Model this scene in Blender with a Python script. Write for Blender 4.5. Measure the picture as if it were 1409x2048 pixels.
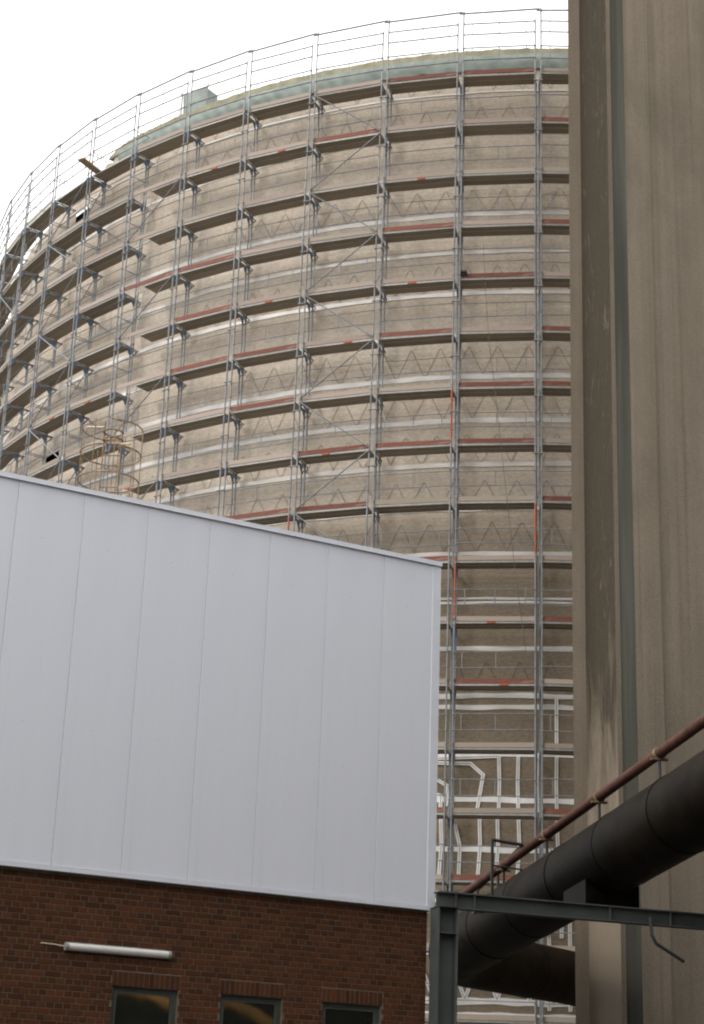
import bpy, math, random
from mathutils import Vector, Matrix

random.seed(7)
for o in list(bpy.data.objects):
    bpy.data.objects.remove(o, do_unlink=True)
SC = bpy.context.scene
COL = SC.collection
R = math.radians

# ------------------------------------------------------------------ camera
YAW, PITCH, ROLL = 0.10467, 0.34638, -0.03749
EYE = Vector((0.0, 0.0, 1.7))
_u = Vector((math.cos(YAW), math.sin(YAW), 0)); _f = Vector((-math.sin(YAW), math.cos(YAW), 0)); _z = Vector((0, 0, 1))
FWD = _f * math.cos(PITCH) + _z * math.sin(PITCH)
_v = -_f * math.sin(PITCH) + _z * math.cos(PITCH)
RGT = _u * math.cos(ROLL) - _v * math.sin(ROLL)
UPV = _u * math.sin(ROLL) + _v * math.cos(ROLL)
cam = bpy.data.cameras.new('camera')
cam.sensor_fit = 'VERTICAL'; cam.sensor_height = 36.0
cam.lens = 3500.0 / 2048 * 36
cam.clip_start = 0.1; cam.clip_end = 2000
camo = bpy.data.objects.new('camera', cam); COL.objects.link(camo)
m = Matrix((RGT, UPV, -FWD)).transposed().to_4x4(); m.translation = EYE
camo.matrix_world = m
SC.camera = camo

# ------------------------------------------------------------------ sky, sun, exposure
SUN_EL, SUN_AZ = R(48), R(238)          # azimuth: compass bearing the light comes from (0 = +Y, clockwise)
W = bpy.data.worlds.new('World'); SC.world = W; W.use_nodes = True
nt = W.node_tree; nt.nodes.clear()
sky = nt.nodes.new('ShaderNodeTexSky'); sky.sky_type = 'NISHITA'; sky.sun_disc = False
sky.sun_elevation = SUN_EL; sky.sun_rotation = SUN_AZ; sky.dust_density = 4.0; sky.air_density = 1.0
sc = nt.nodes.new('ShaderNodeVectorMath'); sc.operation = 'SCALE'; sc.inputs['Scale'].default_value = 0.10
mx = nt.nodes.new('ShaderNodeMix'); mx.data_type = 'RGBA'; mx.inputs['Factor'].default_value = 0.86
mx.inputs['B'].default_value = (2.12, 2.09, 2.04, 1)      # closed bright cloud deck
bg = nt.nodes.new('ShaderNodeBackground'); bg.inputs['Strength'].default_value = 1.0
ow = nt.nodes.new('ShaderNodeOutputWorld')
nt.links.new(sky.outputs['Color'], sc.inputs[0]); nt.links.new(sc.outputs['Vector'], mx.inputs['A'])
nt.links.new(mx.outputs['Result'], bg.inputs['Color']); nt.links.new(bg.outputs['Background'], ow.inputs['Surface'])
sl = bpy.data.lights.new('sun', 'SUN'); sl.energy = 1.9; sl.angle = R(14); sl.color = (1.0, 0.94, 0.85)
so = bpy.data.objects.new('sun', sl); COL.objects.link(so)
sd = Vector((math.sin(SUN_AZ) * math.cos(SUN_EL), math.cos(SUN_AZ) * math.cos(SUN_EL), math.sin(SUN_EL)))
so.rotation_euler = sd.to_track_quat('Z', 'Y').to_euler()
so.location = (0, 0, 60)
SC.view_settings.view_transform = 'Standard'; SC.view_settings.look = 'None'
SC.view_settings.exposure = 0.0; SC.view_settings.gamma = 1.0
SC.render.engine = 'CYCLES'
SC.cycles.max_bounces = 4; SC.cycles.diffuse_bounces = 2
SC.cycles.filter_width = 2.1

# ------------------------------------------------------------------ materials
def newmat(name):
    mt = bpy.data.materials.new(name); mt.use_nodes = True
    n = mt.node_tree
    return mt, n, n.nodes['Principled BSDF']

def ramp(n, fac, stops):
    r = n.nodes.new('ShaderNodeValToRGB')
    e = r.color_ramp.elements
    while len(e) < len(stops): e.new(0.5)
    for i, (p, c) in enumerate(stops):
        e[i].position = p; e[i].color = (*c, 1)
    n.links.new(fac, r.inputs['Fac'])
    return r.outputs['Color']

def noise(n, scale, detail=4, vec=(1, 1, 1), rough=0.55, coord='Object', dist=0.0):
    tc = n.nodes.new('ShaderNodeTexCoord'); mp = n.nodes.new('ShaderNodeMapping')
    mp.inputs['Scale'].default_value = vec
    n.links.new(tc.outputs[coord], mp.inputs['Vector'])
    t = n.nodes.new('ShaderNodeTexNoise'); t.inputs['Scale'].default_value = scale
    t.inputs['Detail'].default_value = detail; t.inputs['Roughness'].default_value = rough
    t.inputs['Distortion'].default_value = dist
    n.links.new(mp.outputs['Vector'], t.inputs['Vector'])
    return t.outputs['Fac']

def mixc(n, fac, a, b, mode='MIX'):
    x = n.nodes.new('ShaderNodeMix'); x.data_type = 'RGBA'; x.blend_type = mode
    if isinstance(fac, (int, float)): x.inputs['Factor'].default_value = fac
    else: n.links.new(fac, x.inputs['Factor'])
    for k, v in (('A', a), ('B', b)):
        if isinstance(v, tuple): x.inputs[k].default_value = (*v, 1)
        else: n.links.new(v, x.inputs[k])
    return x.outputs['Result']

def bump(n, p, h, strength=0.3, dist=0.02):
    b = n.nodes.new('ShaderNodeBump'); b.inputs['Strength'].default_value = strength
    b.inputs['Distance'].default_value = dist
    n.links.new(h, b.inputs['Height']); n.links.new(b.outputs['Normal'], p.inputs['Normal'])

def plain(name, col, rough=0.6, metal=0.0, var=0.25, scale=3.0, vec=(1, 1, 1), spec=0.4):
    mt, n, p = newmat(name)
    f = noise(n, scale, 5, vec)
    lo = tuple(c * (1 - var) for c in col); hi = tuple(min(1, c * (1 + var)) for c in col)
    n.links.new(ramp(n, f, [(0.3, lo), (0.7, hi)]), p.inputs['Base Color'])
    p.inputs['Roughness'].default_value = rough; p.inputs['Metallic'].default_value = metal
    p.inputs['Specular IOR Level'].default_value = spec
    return mt

def math_node(n, op, a, b=None, clamp=False):
    x = n.nodes.new('ShaderNodeMath'); x.operation = op; x.use_clamp = clamp
    for i, v in enumerate((a, b)):
        if v is None: continue
        if isinstance(v, (int, float)): x.inputs[i].default_value = v
        else: n.links.new(v, x.inputs[i])
    return x.outputs[0]

def mat_silo():
    mt, n, p = newmat('silo_concrete')
    band = noise(n, 1.0, 6, (0.10, 0.10, 2.6), 0.7)              # pour and board layers
    fine = noise(n, 1.0, 4, (0.5, 0.5, 9.0), 0.65)
    blot = noise(n, 0.55, 5, (1, 1, 0.8), 0.6)
    streak = noise(n, 1.0, 4, (1.5, 1.5, 0.10), 0.6)             # rain streaks
    c = ramp(n, band, [(0.28, (0.43, 0.368, 0.302)), (0.52, (0.565, 0.495, 0.418)), (0.75, (0.66, 0.59, 0.51))])
    c = mixc(n, math_node(n, 'MULTIPLY', fine, 0.55), c, (0.46, 0.395, 0.318))
    c = mixc(n, ramp(n, blot, [(0.45, (0, 0, 0)), (0.8, (0.5, 0.5, 0.5))]), c, (0.43, 0.40, 0.36))
    c = mixc(n, ramp(n, streak, [(0.52, (0, 0, 0)), (0.8, (0.45, 0.45, 0.45))]), c, (0.27, 0.225, 0.17))
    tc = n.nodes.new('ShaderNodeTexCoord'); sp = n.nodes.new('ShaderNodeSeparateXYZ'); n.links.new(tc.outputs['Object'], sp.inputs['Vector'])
    lowmix = math_node(n, 'MULTIPLY', math_node(n, 'SUBTRACT', 22.0, sp.outputs['Z']), 0.3)
    lowmix = math_node(n, 'ADD', lowmix, math_node(n, 'MULTIPLY', math_node(n, 'SUBTRACT', band, .5), 1.6), True)
    c = mixc(n, math_node(n, 'MULTIPLY', lowmix, .85), c, (0.205, 0.165, 0.115))      # wall turns browner towards the foot
    grain = noise(n, 7.0, 6, (1, 1, 1.8), 0.75)
    c = mixc(n, 0.85, c, ramp(n, grain, [(.28, (0.34, 0.33, 0.32)), (.5, (0.5, 0.5, 0.5)), (.72, (0.66, 0.66, 0.66))]), 'OVERLAY')
    n.links.new(c, p.inputs['Base Color'])
    p.inputs['Roughness'].default_value = 0.9; p.inputs['Specular IOR Level'].default_value = 0.2
    bump(n, p, fine, 0.6, 0.03)
    return mt

def mat_tower(name='tower_concrete', dark=0.0):
    mt, n, p = newmat(name)
    streak = noise(n, 1.0, 6, (3.2, 3.2, 0.07), 0.65)
    blot = noise(n, 0.5, 6, (1, 1, 0.45), 0.65, dist=0.6)
    fine = noise(n, 34, 6, (1, 1, 0.8), 0.75)
    diag = noise(n, 1.0, 5, (0.9, 0.9, 0.5), 0.6, dist=1.2)
    c = ramp(n, streak, [(0.25, (0.25, 0.207, 0.157)), (0.5, (0.295, 0.246, 0.19)), (0.8, (0.345, 0.29, 0.228))])
    c = mixc(n, ramp(n, blot, [(0.45, (0, 0, 0)), (0.7, (0.6, 0.6, 0.6))]), c, (0.19, 0.166, 0.124))
    c = mixc(n, ramp(n, diag, [(0.55, (0, 0, 0)), (0.75, (0.35, 0.35, 0.35))]), c, (0.33, 0.285, 0.232))
    runs = noise(n, 1.0, 5, (7.0, 7.0, 0.045), 0.6)
    c = mixc(n, ramp(n, runs, [(0.55, (0, 0, 0)), (0.72, (0.32, 0.32, 0.32))]), c, (0.135, 0.112, 0.08))
    c = mixc(n, 0.7, c, ramp(n, fine, [(.3, (0.34, 0.34, 0.34)), (.7, (0.66, 0.66, 0.66))]), 'OVERLAY')
    n.links.new(c, p.inputs['Base Color'])
    p.inputs['Roughness'].default_value = 0.95; p.inputs['Specular IOR Level'].default_value = 0.15
    bump(n, p, fine, 0.6, 0.03)
    return mt

def mat_tower_side():
    # weathered reveal: black biofilm above, clean pale concrete washed out lower down, pale lime runs
    mt, n, p = newmat('tower_reveal')
    tc = n.nodes.new('ShaderNodeTexCoord'); sp = n.nodes.new('ShaderNodeSeparateXYZ')
    n.links.new(tc.outputs['Object'], sp.inputs['Vector'])
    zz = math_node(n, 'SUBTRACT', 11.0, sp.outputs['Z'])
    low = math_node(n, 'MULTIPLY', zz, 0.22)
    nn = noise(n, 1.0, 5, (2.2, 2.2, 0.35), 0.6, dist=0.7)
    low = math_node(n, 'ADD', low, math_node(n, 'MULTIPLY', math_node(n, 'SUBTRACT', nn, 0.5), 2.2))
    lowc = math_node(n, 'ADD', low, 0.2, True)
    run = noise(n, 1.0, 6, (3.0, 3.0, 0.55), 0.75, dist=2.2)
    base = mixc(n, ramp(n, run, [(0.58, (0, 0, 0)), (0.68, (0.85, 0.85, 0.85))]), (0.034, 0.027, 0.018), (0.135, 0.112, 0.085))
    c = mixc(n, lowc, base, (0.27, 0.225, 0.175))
    fine = noise(n, 18, 5, (1, 1, 0.5), 0.7)
    c = mixc(n, 0.2, c, mixc(n, fine, (0.03, 0.026, 0.02), (0.22, 0.19, 0.15)))
    n.links.new(c, p.inputs['Base Color'])
    p.inputs['Roughness'].default_value = 0.95; p.inputs['Specular IOR Level'].default_value = 0.15
    bump(n, p, run, 0.6, 0.04)
    return mt

def mat_panel():
    mt, n, p = newmat('panel_sheet')
    a = noise(n, 1.0, 5, (2.5, 2.5, 0.12), 0.6)
    b = noise(n, 45, 4, (1, 1, 1), 0.75)
    c = ramp(n, a, [(0.3, (0.735, 0.755, 0.83)), (0.7, (0.775, 0.795, 0.87))])
    c = mixc(n, ramp(n, b, [(.35, (0, 0, 0)), (.7, (.45, .45, .45))]), c, (0.60, 0.615, 0.67))
    sp = noise(n, 5, 2, (1, 1, 1), 0.4)
    c = mixc(n, ramp(n, sp, [(0.765, (0, 0, 0)), (0.78, (0.6, 0.6, 0.6))]), c, (0.2, 0.2, 0.2))
    n.links.new(c, p.inputs['Base Color'])
    dirt = noise(n, 1.0, 6, (7, 7, 0.16), 0.7)
    c2 = mixc(n, ramp(n, dirt, [(0.56, (0, 0, 0)), (0.8, (0.35, 0.35, 0.35))]), c, (0.50, 0.50, 0.51))
    n.links.new(c2, p.inputs['Base Color'])
    bump(n, p, noise(n, 1.0, 3, (1.1, 1.1, .5), .5), 0.5, 0.02)
    p.inputs['Roughness'].default_value = 0.5; p.inputs['Specular IOR Level'].default_value = 0.35
    return mt

def mat_brick():
    mt, n, p = newmat('brick_clay')
    at = n.nodes.new('ShaderNodeAttribute'); at.attribute_name = 'tint'
    f = noise(n, 30, 5, (1, 1, 1), 0.7)
    c = mixc(n, at.outputs['Fac'], (0.060, 0.022, 0.009), (0.115, 0.040, 0.016))
    c = mixc(n, math_node(n, 'MULTIPLY', f, 0.5), c, (0.058, 0.024, 0.011))
    n.links.new(c, p.inputs['Base Color'])
    p.inputs['Roughness'].default_value = 0.9; p.inputs['Specular IOR Level'].default_value = 0.2
    bump(n, p, f, 0.3, 0.006)
    return mt

def mat_plank():
    mt, n, p = newmat('deck_wood')
    oi = n.nodes.new('ShaderNodeObjectInfo')
    f = noise(n, 1.0, 5, (1.2, 22, 22), 0.6)
    c = mixc(n, oi.outputs['Random'], (0.26, 0.225, 0.172), (0.39, 0.325, 0.245))
    c = mixc(n, math_node(n, 'MULTIPLY', f, 0.6), c, (0.19, 0.165, 0.125))
    n.links.new(c, p.inputs['Base Color']); p.inputs['Roughness'].default_value = 0.85
    return mt

def mat_toe(name, a, b):
    mt, n, p = newmat(name)
    oi = n.nodes.new('ShaderNodeObjectInfo')
    f = noise(n, 1.0, 5, (1.8, 12, 12), 0.65)
    c = mixc(n, oi.outputs['Random'], a, b)
    c = mixc(n, ramp(n, f, [(0.5, (0, 0, 0)), (0.75, (0.6, 0.6, 0.6))]), c, (0.36, 0.31, 0.27))
    n.links.new(c, p.inputs['Base Color']); p.inputs['Roughness'].default_value = 0.8
    return mt

def mat_galv(name='galvanised', lo=(0.13, 0.138, 0.15), hi=(0.29, 0.298, 0.31)):
    mt, n, p = newmat(name)
    f = noise(n, 1.0, 5, (6, 6, 0.7), 0.7)
    n.links.new(ramp(n, f, [(0.3, lo), (0.7, hi)]), p.inputs['Base Color'])
    p.inputs['Roughness'].default_value = 0.5; p.inputs['Metallic'].default_value = 0.35
    return mt

def mat_glass():
    mt, n, p = newmat('window_glass')
    p.inputs['Base Color'].default_value = (0.012, 0.013, 0.010, 1)
    p.inputs['Roughness'].default_value = 0.03; p.inputs['IOR'].default_value = 2.1
    f = noise(n, 1.6, 2, (1, 1, 1), 0.5)
    bump(n, p, f, 0.05, 0.02)
    return mt

def mat_moss():
    mt, n, p = newmat('mossy_coping')
    f = noise(n, 2.2, 6, (1, 1, 1), 0.7)
    n.links.new(ramp(n, f, [(0.35, (0.22, 0.215, 0.15)), (0.55, (0.32, 0.305, 0.21)), (0.7, (0.40, 0.38, 0.31))]), p.inputs['Base Color'])
    p.inputs['Roughness'].default_value = 0.95
    return mt

def mat_ground():
    mt, n, p = newmat('yard_asphalt')
    f = noise(n, 0.6, 6); g = noise(n, 40, 4)
    c = ramp(n, f, [(0.35, (0.035, 0.033, 0.030)), (0.7, (0.065, 0.061, 0.054))])
    c = mixc(n, math_node(n, 'MULTIPLY', g, 0.4), c, (0.06, 0.058, 0.052))
    n.links.new(c, p.inputs['Base Color']); p.inputs['Roughness'].default_value = 0.9
    bump(n, p, g, 0.3, 0.01)
    return mt

M = dict(
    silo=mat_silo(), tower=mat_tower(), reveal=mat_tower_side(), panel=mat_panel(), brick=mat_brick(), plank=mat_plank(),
    red=mat_toe('toe_red', (0.135, 0.043, 0.03), (0.20, 0.068, 0.046)),
    pink=mat_toe('toe_faded', (0.285, 0.222, 0.19), (0.36, 0.295, 0.255)),
    grey=mat_toe('toe_grey', (0.27, 0.23, 0.185), (0.36, 0.31, 0.26)),
    galv=mat_galv(), galv_light=mat_galv('galvanised_edge', (0.34, 0.34, 0.33), (0.5, 0.49, 0.47)),
    blue=plain('blue_paint', (0.13, 0.19, 0.27), 0.55, 0.0, 0.35),
    alu=plain('aluminium_tape', (0.90, 0.885, 0.87), 0.38, 0.12, 0.10, 1.2), band=plain('aluminium_band', (0.66, 0.645, 0.63), 0.45, 0.1, 0.22, .9, (1, 1, 5)),
    cable=plain('cable_sheath', (0.14, 0.115, 0.095), 0.6),
    moss=mat_moss(), tarp=plain('green_sheet', (0.222, 0.264, 0.242), 0.6, 0, 0.22, 1.5, (1, 1, 2)),
    roof=plain('roof_felt', (0.12, 0.115, 0.105), 0.9),
    trim=plain('trim_sheet', (0.71, 0.73, 0.79), 0.5, 0, 0.05), joint=plain('joint_shadow', (0.28, 0.28, 0.30), 0.8),  # joint: grey core that shows in the seams between panels
    mortar=plain('mortar', (0.155, 0.13, 0.10), 0.95, 0, 0.25, 9), frame=plain('window_frame', (0.055, 0.058, 0.046), 0.5),
    glass=mat_glass(), lamp=plain('lamp_cover', (0.66, 0.64, 0.61), 0.35, 0, 0.06, 6), lampcap=plain('lamp_cap', (0.30, 0.30, 0.29), 0.5),
    rust=plain('rusty_steel', (0.27, 0.19, 0.12), 0.8, 0.1, 0.45, 5), rust_light=plain('worn_bright_steel', (0.55, 0.44, 0.33), 0.5, 0.2, 0.2),
    yellow=plain('yellow_plate', (0.62, 0.36, 0.03), 0.6), orange=plain('orange_paint', (0.36, 0.085, 0.035), 0.6, 0, 0.15),
    steel=plain('grey_green_steel', (0.068, 0.076, 0.073), 0.6, 0.0, 0.2, 2.5), chan=plain('channel_paint', (0.056, 0.056, 0.047), 0.95, 0, 0.3, 1.2, (2, 2, 0.15), spec=0.05),
    pipe=plain('pipe_cladding', (0.0095, 0.0068, 0.0045), 0.5, 0.0, 0.6, 2.2, spec=0.05), redpipe=plain('red_lead_paint', (0.098, 0.044, 0.032), 0.75, 0, 0.45, 3.0, spec=.2),
    black=plain('black_paint', (0.03, 0.032, 0.03), 0.5), ground=mat_ground(),
    ochre=plain('ochre_cladding', (0.70, 0.37, 0.07), 0.6, 0, 0.2), dark=plain('dark_render', (0.045, 0.041, 0.034), 0.9, 0, 0.3, 0.8),
    rope=plain('rope_hemp', (0.10, 0.09, 0.08), 0.8), concrete=plain('plain_concrete', (0.24, 0.21, 0.175), 0.9, 0, 0.25, 1.5),
    wood=plain('raw_timber', (0.42, 0.33, 0.22), 0.8, 0, 0.2, 6),
)

# ------------------------------------------------------------------ mesh helpers
class MB:
    def __init__(s): s.v = []; s.f = []; s.mi = []; s.t = []
    def _add(s, vs, fs, mi=0, tint=0.5):
        b = len(s.v); s.v += [tuple(v) for v in vs]
        for f in fs: s.f.append(tuple(i + b for i in f)); s.mi.append(mi); s.t.append(tint)
        return s
    def box(s, a, b, mi=0, tint=0.5, side_mi=None):
        x0, y0, z0 = a; x1, y1, z1 = b
        vs = [(x0, y0, z0), (x1, y0, z0), (x1, y1, z0), (x0, y1, z0), (x0, y0, z1), (x1, y0, z1), (x1, y1, z1), (x0, y1, z1)]
        fs = [(0, 3, 2, 1), (4, 5, 6, 7), (0, 1, 5, 4), (1, 2, 6, 5), (2, 3, 7, 6), (3, 0, 4, 7)]
        s._add(vs, fs, mi, tint)
        if side_mi is not None:
            for k in range(1, 5): s.mi[-k] = side_mi
        return s
    def obox(s, c, ax, ay, az, mi=0, tint=0.5):
        c = Vector(c); ax, ay, az = Vector(ax), Vector(ay), Vector(az)
        vs = [c + ax * i + ay * j + az * k for k in (-1, 1) for (i, j) in ((-1, -1), (1, -1), (1, 1), (-1, 1))]
        return s._add(vs, [(0, 3, 2, 1), (4, 5, 6, 7), (0, 1, 5, 4), (1, 2, 6, 5), (2, 3, 7, 6), (3, 0, 4, 7)], mi, tint)
    def tube(s, pts, r, n=6, mi=0, cap=True, closed=False):
        pts = [Vector(p) for p in pts]; N = len(pts); b = len(s.v)
        rs = r if isinstance(r, (list, tuple)) else [r] * N
        prev = None
        for i, p in enumerate(pts):
            if closed: d = pts[(i + 1) % N] - pts[i - 1]
            else: d = pts[min(i + 1, N - 1)] - pts[max(i - 1, 0)]
            d.normalize()
            ref = Vector((0, 0, 1)) if abs(d.z) < 0.9 else Vector((1, 0, 0))
            if prev is not None and (prev - d * prev.dot(d)).length > 1e-3: x = (prev - d * prev.dot(d)).normalized()
            else: x = d.cross(ref).normalized()
            prev = x; y = d.cross(x)
            for k in range(n):
                a = 2 * math.pi * k / n
                s.v.append(tuple(p + (x * math.cos(a) + y * math.sin(a)) * rs[i]))
        M_ = N if closed else N - 1
        for i in range(M_):
            for k in range(n):
                i2 = (i + 1) % N
                s.f.append((b + i * n + k, b + i * n + (k + 1) % n, b + i2 * n + (k + 1) % n, b + i2 * n + k)); s.mi.append(mi); s.t.append(.5)
        if cap and not closed:
            c0 = len(s.v); s.v += s.v[b:b + n]; s.v += s.v[b + (N - 1) * n:b + N * n]
            s.f.append(tuple(c0 + k for k in reversed(range(n)))); s.mi.append(mi); s.t.append(.5)
            s.f.append(tuple(c0 + n + k for k in range(n))); s.mi.append(mi); s.t.append(.5)
        return s
    def quad(s, a, b, c, d, mi=0): return s._add([a, b, c, d], [(0, 1, 2, 3)], mi)
    def mesh(s, name, mats, smooth=False, tint=False):
        me = bpy.data.meshes.new(name); me.from_pydata(s.v, [], s.f)
        for mt in (mats if isinstance(mats, (list, tuple)) else [mats]): me.materials.append(mt)
        me.polygons.foreach_set('material_index', s.mi)
        if smooth: me.polygons.foreach_set('use_smooth', [True] * len(s.f))
        if tint:
            at = me.attributes.new('tint', 'FLOAT', 'FACE'); at.data.foreach_set('value', s.t)
        me.update()
        return me

def link(name, me, parent=None, mw=None):
    o = bpy.data.objects.new(name, me); COL.objects.link(o)
    if parent is not None: o.parent = parent
    if mw is not None: o.matrix_local = mw
    return o
def build(mb, name, mats, parent=None, smooth=False, mw=None, tint=False):
    return link(name, mb.mesh(name, mats, smooth, tint), parent, mw)
def tag(o, label, cat, group=None, kind=None):
    if label: o['label'] = label
    if cat: o['category'] = cat
    if group: o['group'] = group
    if kind: o['kind'] = kind
    return o
def thing(name, label, cat, loc=(0, 0, 0), group=None):
    return tag(link(name, None, None, Matrix.Translation(loc)), label, cat, group)
def px(P):
    d = Vector(P) - EYE; w = d.dot(FWD)
    return 704.5 + 3500 * d.dot(RGT) / w, 1024 - 3500 * d.dot(UPV) / w

# ------------------------------------------------------------------ ground
g = MB(); g.quad((-400, -300, 0), (400, -300, 0), (400, 600, 0), (-400, 600, 0))
tag(build(g, 'ground', M['ground']), None, None, kind='structure')

# ------------------------------------------------------------------ silo
SD, SR, SW = 78.411, 25.852, 24.75       # centre distance, outer scaffold posts, wall face
DTH, TH0 = 0.10549, 0.08867
DECK1, LIFT = 37.194, 2.0
def cyl(th, z, r): return (-r * math.sin(th), -r * math.cos(th), z)      # relative to silo centre
silo = thing('concrete_silo', 'huge round beige concrete silo wrapped in scaffolding', 'silo', (0, SD, 0))
RIM_END = 0.735
def wall_top(th):
    return 38.58 if -2.0 < th < RIM_END else 37.62
zs = sorted([0.0] + [1.0 * k for k in range(2, 37)] + [26.45, 36.5, 37.0])
ths = [-math.pi + 2 * math.pi * k / 288 for k in range(288)]
mb = MB(); nz = len(zs) + 1; b0 = 0
for th in ths:
    for z in zs: mb.v.append(cyl(th, z, SW))
    mb.v.append(cyl(th, wall_top(th), SW))
holes = set()
for i, th in enumerate(ths):
    j = (i + 1) % 288
    for k in range(nz - 1):
        if 0.785 < th < 0.815 and k == nz - 3: continue           # broken-out openings
        if 0.80 < th < 0.83 and zs[k] == 26.0: continue
        mb.f.append((i * nz + k, i * nz + k + 1, j * nz + k + 1, j * nz + k)); mb.mi.append(0); mb.t.append(.5)
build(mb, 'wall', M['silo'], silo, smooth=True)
mb = MB()
ring = [cyl(th, 36.9, SW - 0.02) for th in ths]
mb._add(ring + [(0, 0, 37.6)], [(i, (i + 1) % 288, 288) for i in range(288)])
build(mb, 'roof', M['roof'], silo)
# coping with moss, ends where the rim has been broken away
mb = MB(); prev = None; N = 260
for i in range(N + 1):
    th = -0.8 + (RIM_END + 0.8) * i / N
    top = 38.86 + random.uniform(-.025, .025) - (0.25 * max(0, (th - 0.70) / 0.035) if th > 0.70 else 0)
    pr = [cyl(th, 38.50, SW + 0.07), cyl(th, top, SW + 0.06), cyl(th, top, SW - 0.45), cyl(th, 38.50, SW - 0.45)]
    base = len(mb.v); mb.v += pr
    if prev is not None:
        for k in range(4): mb.f.append((prev + k, prev + (k + 1) % 4, base + (k + 1) % 4, base + k)); mb.mi.append(0); mb.t.append(.5)
    prev = base
build(mb, 'coping', M['moss'], silo)
# pale green sheet hung below the coping, sagging in folds
mb = MB(); N = 420
for i in range(N + 1):
    th = -0.6 + (RIM_END - 0.03 + 0.6) * i / N
    sag = 0.5 + 0.5 * math.sin(i * 0.23 + 1.3 * math.sin(i * 0.05))
    for k in range(7):
        q = k / 6
        r = SW + 0.09 + 0.05 * math.sin(q * math.pi) + 0.02 * math.sin(i * 0.9 + q * 5) + 0.015 * random.random()
        mb.v.append(cyl(th, 38.60 - q * (0.58 + 0.12 * sag), r))
for i in range(N):
    for k in range(6):
        a = i * 7 + k; mb.f.append((a, a + 7, a + 8, a + 1)); mb.mi.append(0); mb.t.append(.5)
build(mb, 'green_sheet', M['tarp'], silo, smooth=True)
# horizontal aluminium bands
def strip_ring(z, h, t0, t1, wav=0.0, n=110, proud=0.022):
    mb = MB(); prev = None; ph = random.random() * 9
    for i in range(n + 1):
        th = t0 + (t1 - t0) * i / n
        zz = z + wav * (math.sin(i * .5 + ph) + .6 * math.sin(i * 1.33 + 2 * ph))
        hh = h * (1 + 0.12 * math.sin(i * .9 + ph))
        base = len(mb.v)
        mb.v += [cyl(th, zz - hh / 2, SW - .01), cyl(th, zz - hh / 2, SW + proud), cyl(th, zz + hh / 2, SW + proud), cyl(th, zz + hh / 2, SW - .01)]
        if prev is not None:
            for k in range(4): mb.f.append((prev + k, base + k, base + (k + 1) % 4, prev + (k + 1) % 4)); mb.mi.append(0); mb.t.append(.5)
        prev = base
    return mb
BANDS = [(37.12, .05), (35.397, .09), (33.80, .05), (32.196, .15), (30.715, .12), (29.144, .14), (27.58, .12), (26.03, .17), (24.434, .17),
         (22.866, .15), (21.293, .12), (19.765, .13), (18.25, .075), (18.12, .075), (16.596, .14), (15.06, .16), (14.70, .15), (13.184, .11),
         (11.785, .16), (10.259, .16), (8.72, .15), (7.2, .15), (5.80, .19), (5.44, .08)]
for z, h in BANDS:
    build(strip_ring(z, h, -0.25, 1.26 if z > 9 else 0.6, 0.008 if z > 15.5 else 0.014), 'aluminium_band', M['band'] if z > 14 else M['alu'], silo)
# zigzag heating cable above the bands
def zig(zlo, zhi, t0, t1, per=1.0, r=0.0065):
    pts = []; L = (t1 - t0) * SW; n = int(L / per)
    sh = [(0, 0), (.0, 0), (.045, .05), (.455, .95), (.5, 1), (.545, .95), (.955, .05)]
    for i in range(n):
        p1 = per * random.uniform(.93, 1.07)
        for a, bq in sh[1:7]:
            th = t0 + (i * per + a * p1) / SW
            pts.append(cyl(th, zlo + (zhi - zlo) * bq + random.uniform(-.015, .015), SW + 0.018))
    return MB().tube(pts, r, 4, cap=False)
for z in (37.12, 35.397, 32.196, 30.715, 29.144, 26.03, 24.434, 22.866, 21.293, 19.765, 15.06):
    if z == 30.715: continue
    build(zig(z + .09, z + 1.02 + random.uniform(-.05, .1), -0.2 + random.random() * .03, random.uniform(.42, .72)), 'zigzag_cable', M['cable'], silo)
# upright foil strips near the foot, some of them bent over
def foil(path, w=.055):
    mb = MB(); pts = path
    for (ta, za), (tb, zb) in zip(pts, pts[1:]):
        A, B = Vector(cyl(ta, za, SW + .03)), Vector(cyl(tb, zb, SW + .03))
        d = (B - A).normalized(); nrm = Vector(cyl(ta, 0, 1)); sd_ = nrm.cross(d).normalized()
        c = (A + B) / 2
        mb.obox(c, d * ((B - A).length / 2 + w * .35), sd_ * w, nrm * .012)
        mb.obox(c + nrm * .014, d * ((B - A).length / 2), sd_ * .008, nrm * .006, 1)
    return mb
FO = []
for t in (-.113, -.088, -.064, -.040, -.016, .0075, .0315): FO.append([(t, 13.12), (t + random.uniform(-.001, .001), 12.3), (t, 11.45)])
for t in (-.113, -.088, -.064, -.040, .007, .033, .055, .103, .127, .15): FO.append([(t, 11.16), (t - .001, 10.4), (t + .0015, 9.42)])
FO += [[(.079 + .006, 11.0), (.079, 10.35), (.080, 9.42)], [(.0315, 13.14), (.075, 13.10), (.13, 13.06)],
       [(.058, 11.5), (.051, 12.55), (.067, 12.9), (.11, 12.93)], [(.097, 11.6), (.095, 12.2), (.112, 12.45), (.14, 12.5)],
       [(.104, 11.5), (.1035, 11.9), (.125, 12.05)], [(-.04, 15.0), (-.04, 13.3)]]
for t in (-.10, -.045, -.03, .105, .125): FO.append([(t, 9.0), (t, 7.7)])
for t in (-.055, -.03, .102, .13): FO.append([(t, 8.9), (t, 5.6)])
for k in range(6):
    t = -.045 + k * .0385
    FO += [[(t, 5.86), (t + .017, 6.95)], [(t + .021, 6.95), (t + .0385, 5.86)]]
for p in FO: build(foil(p), 'foil_strip', [M['alu'], M['galv']], silo)

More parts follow.
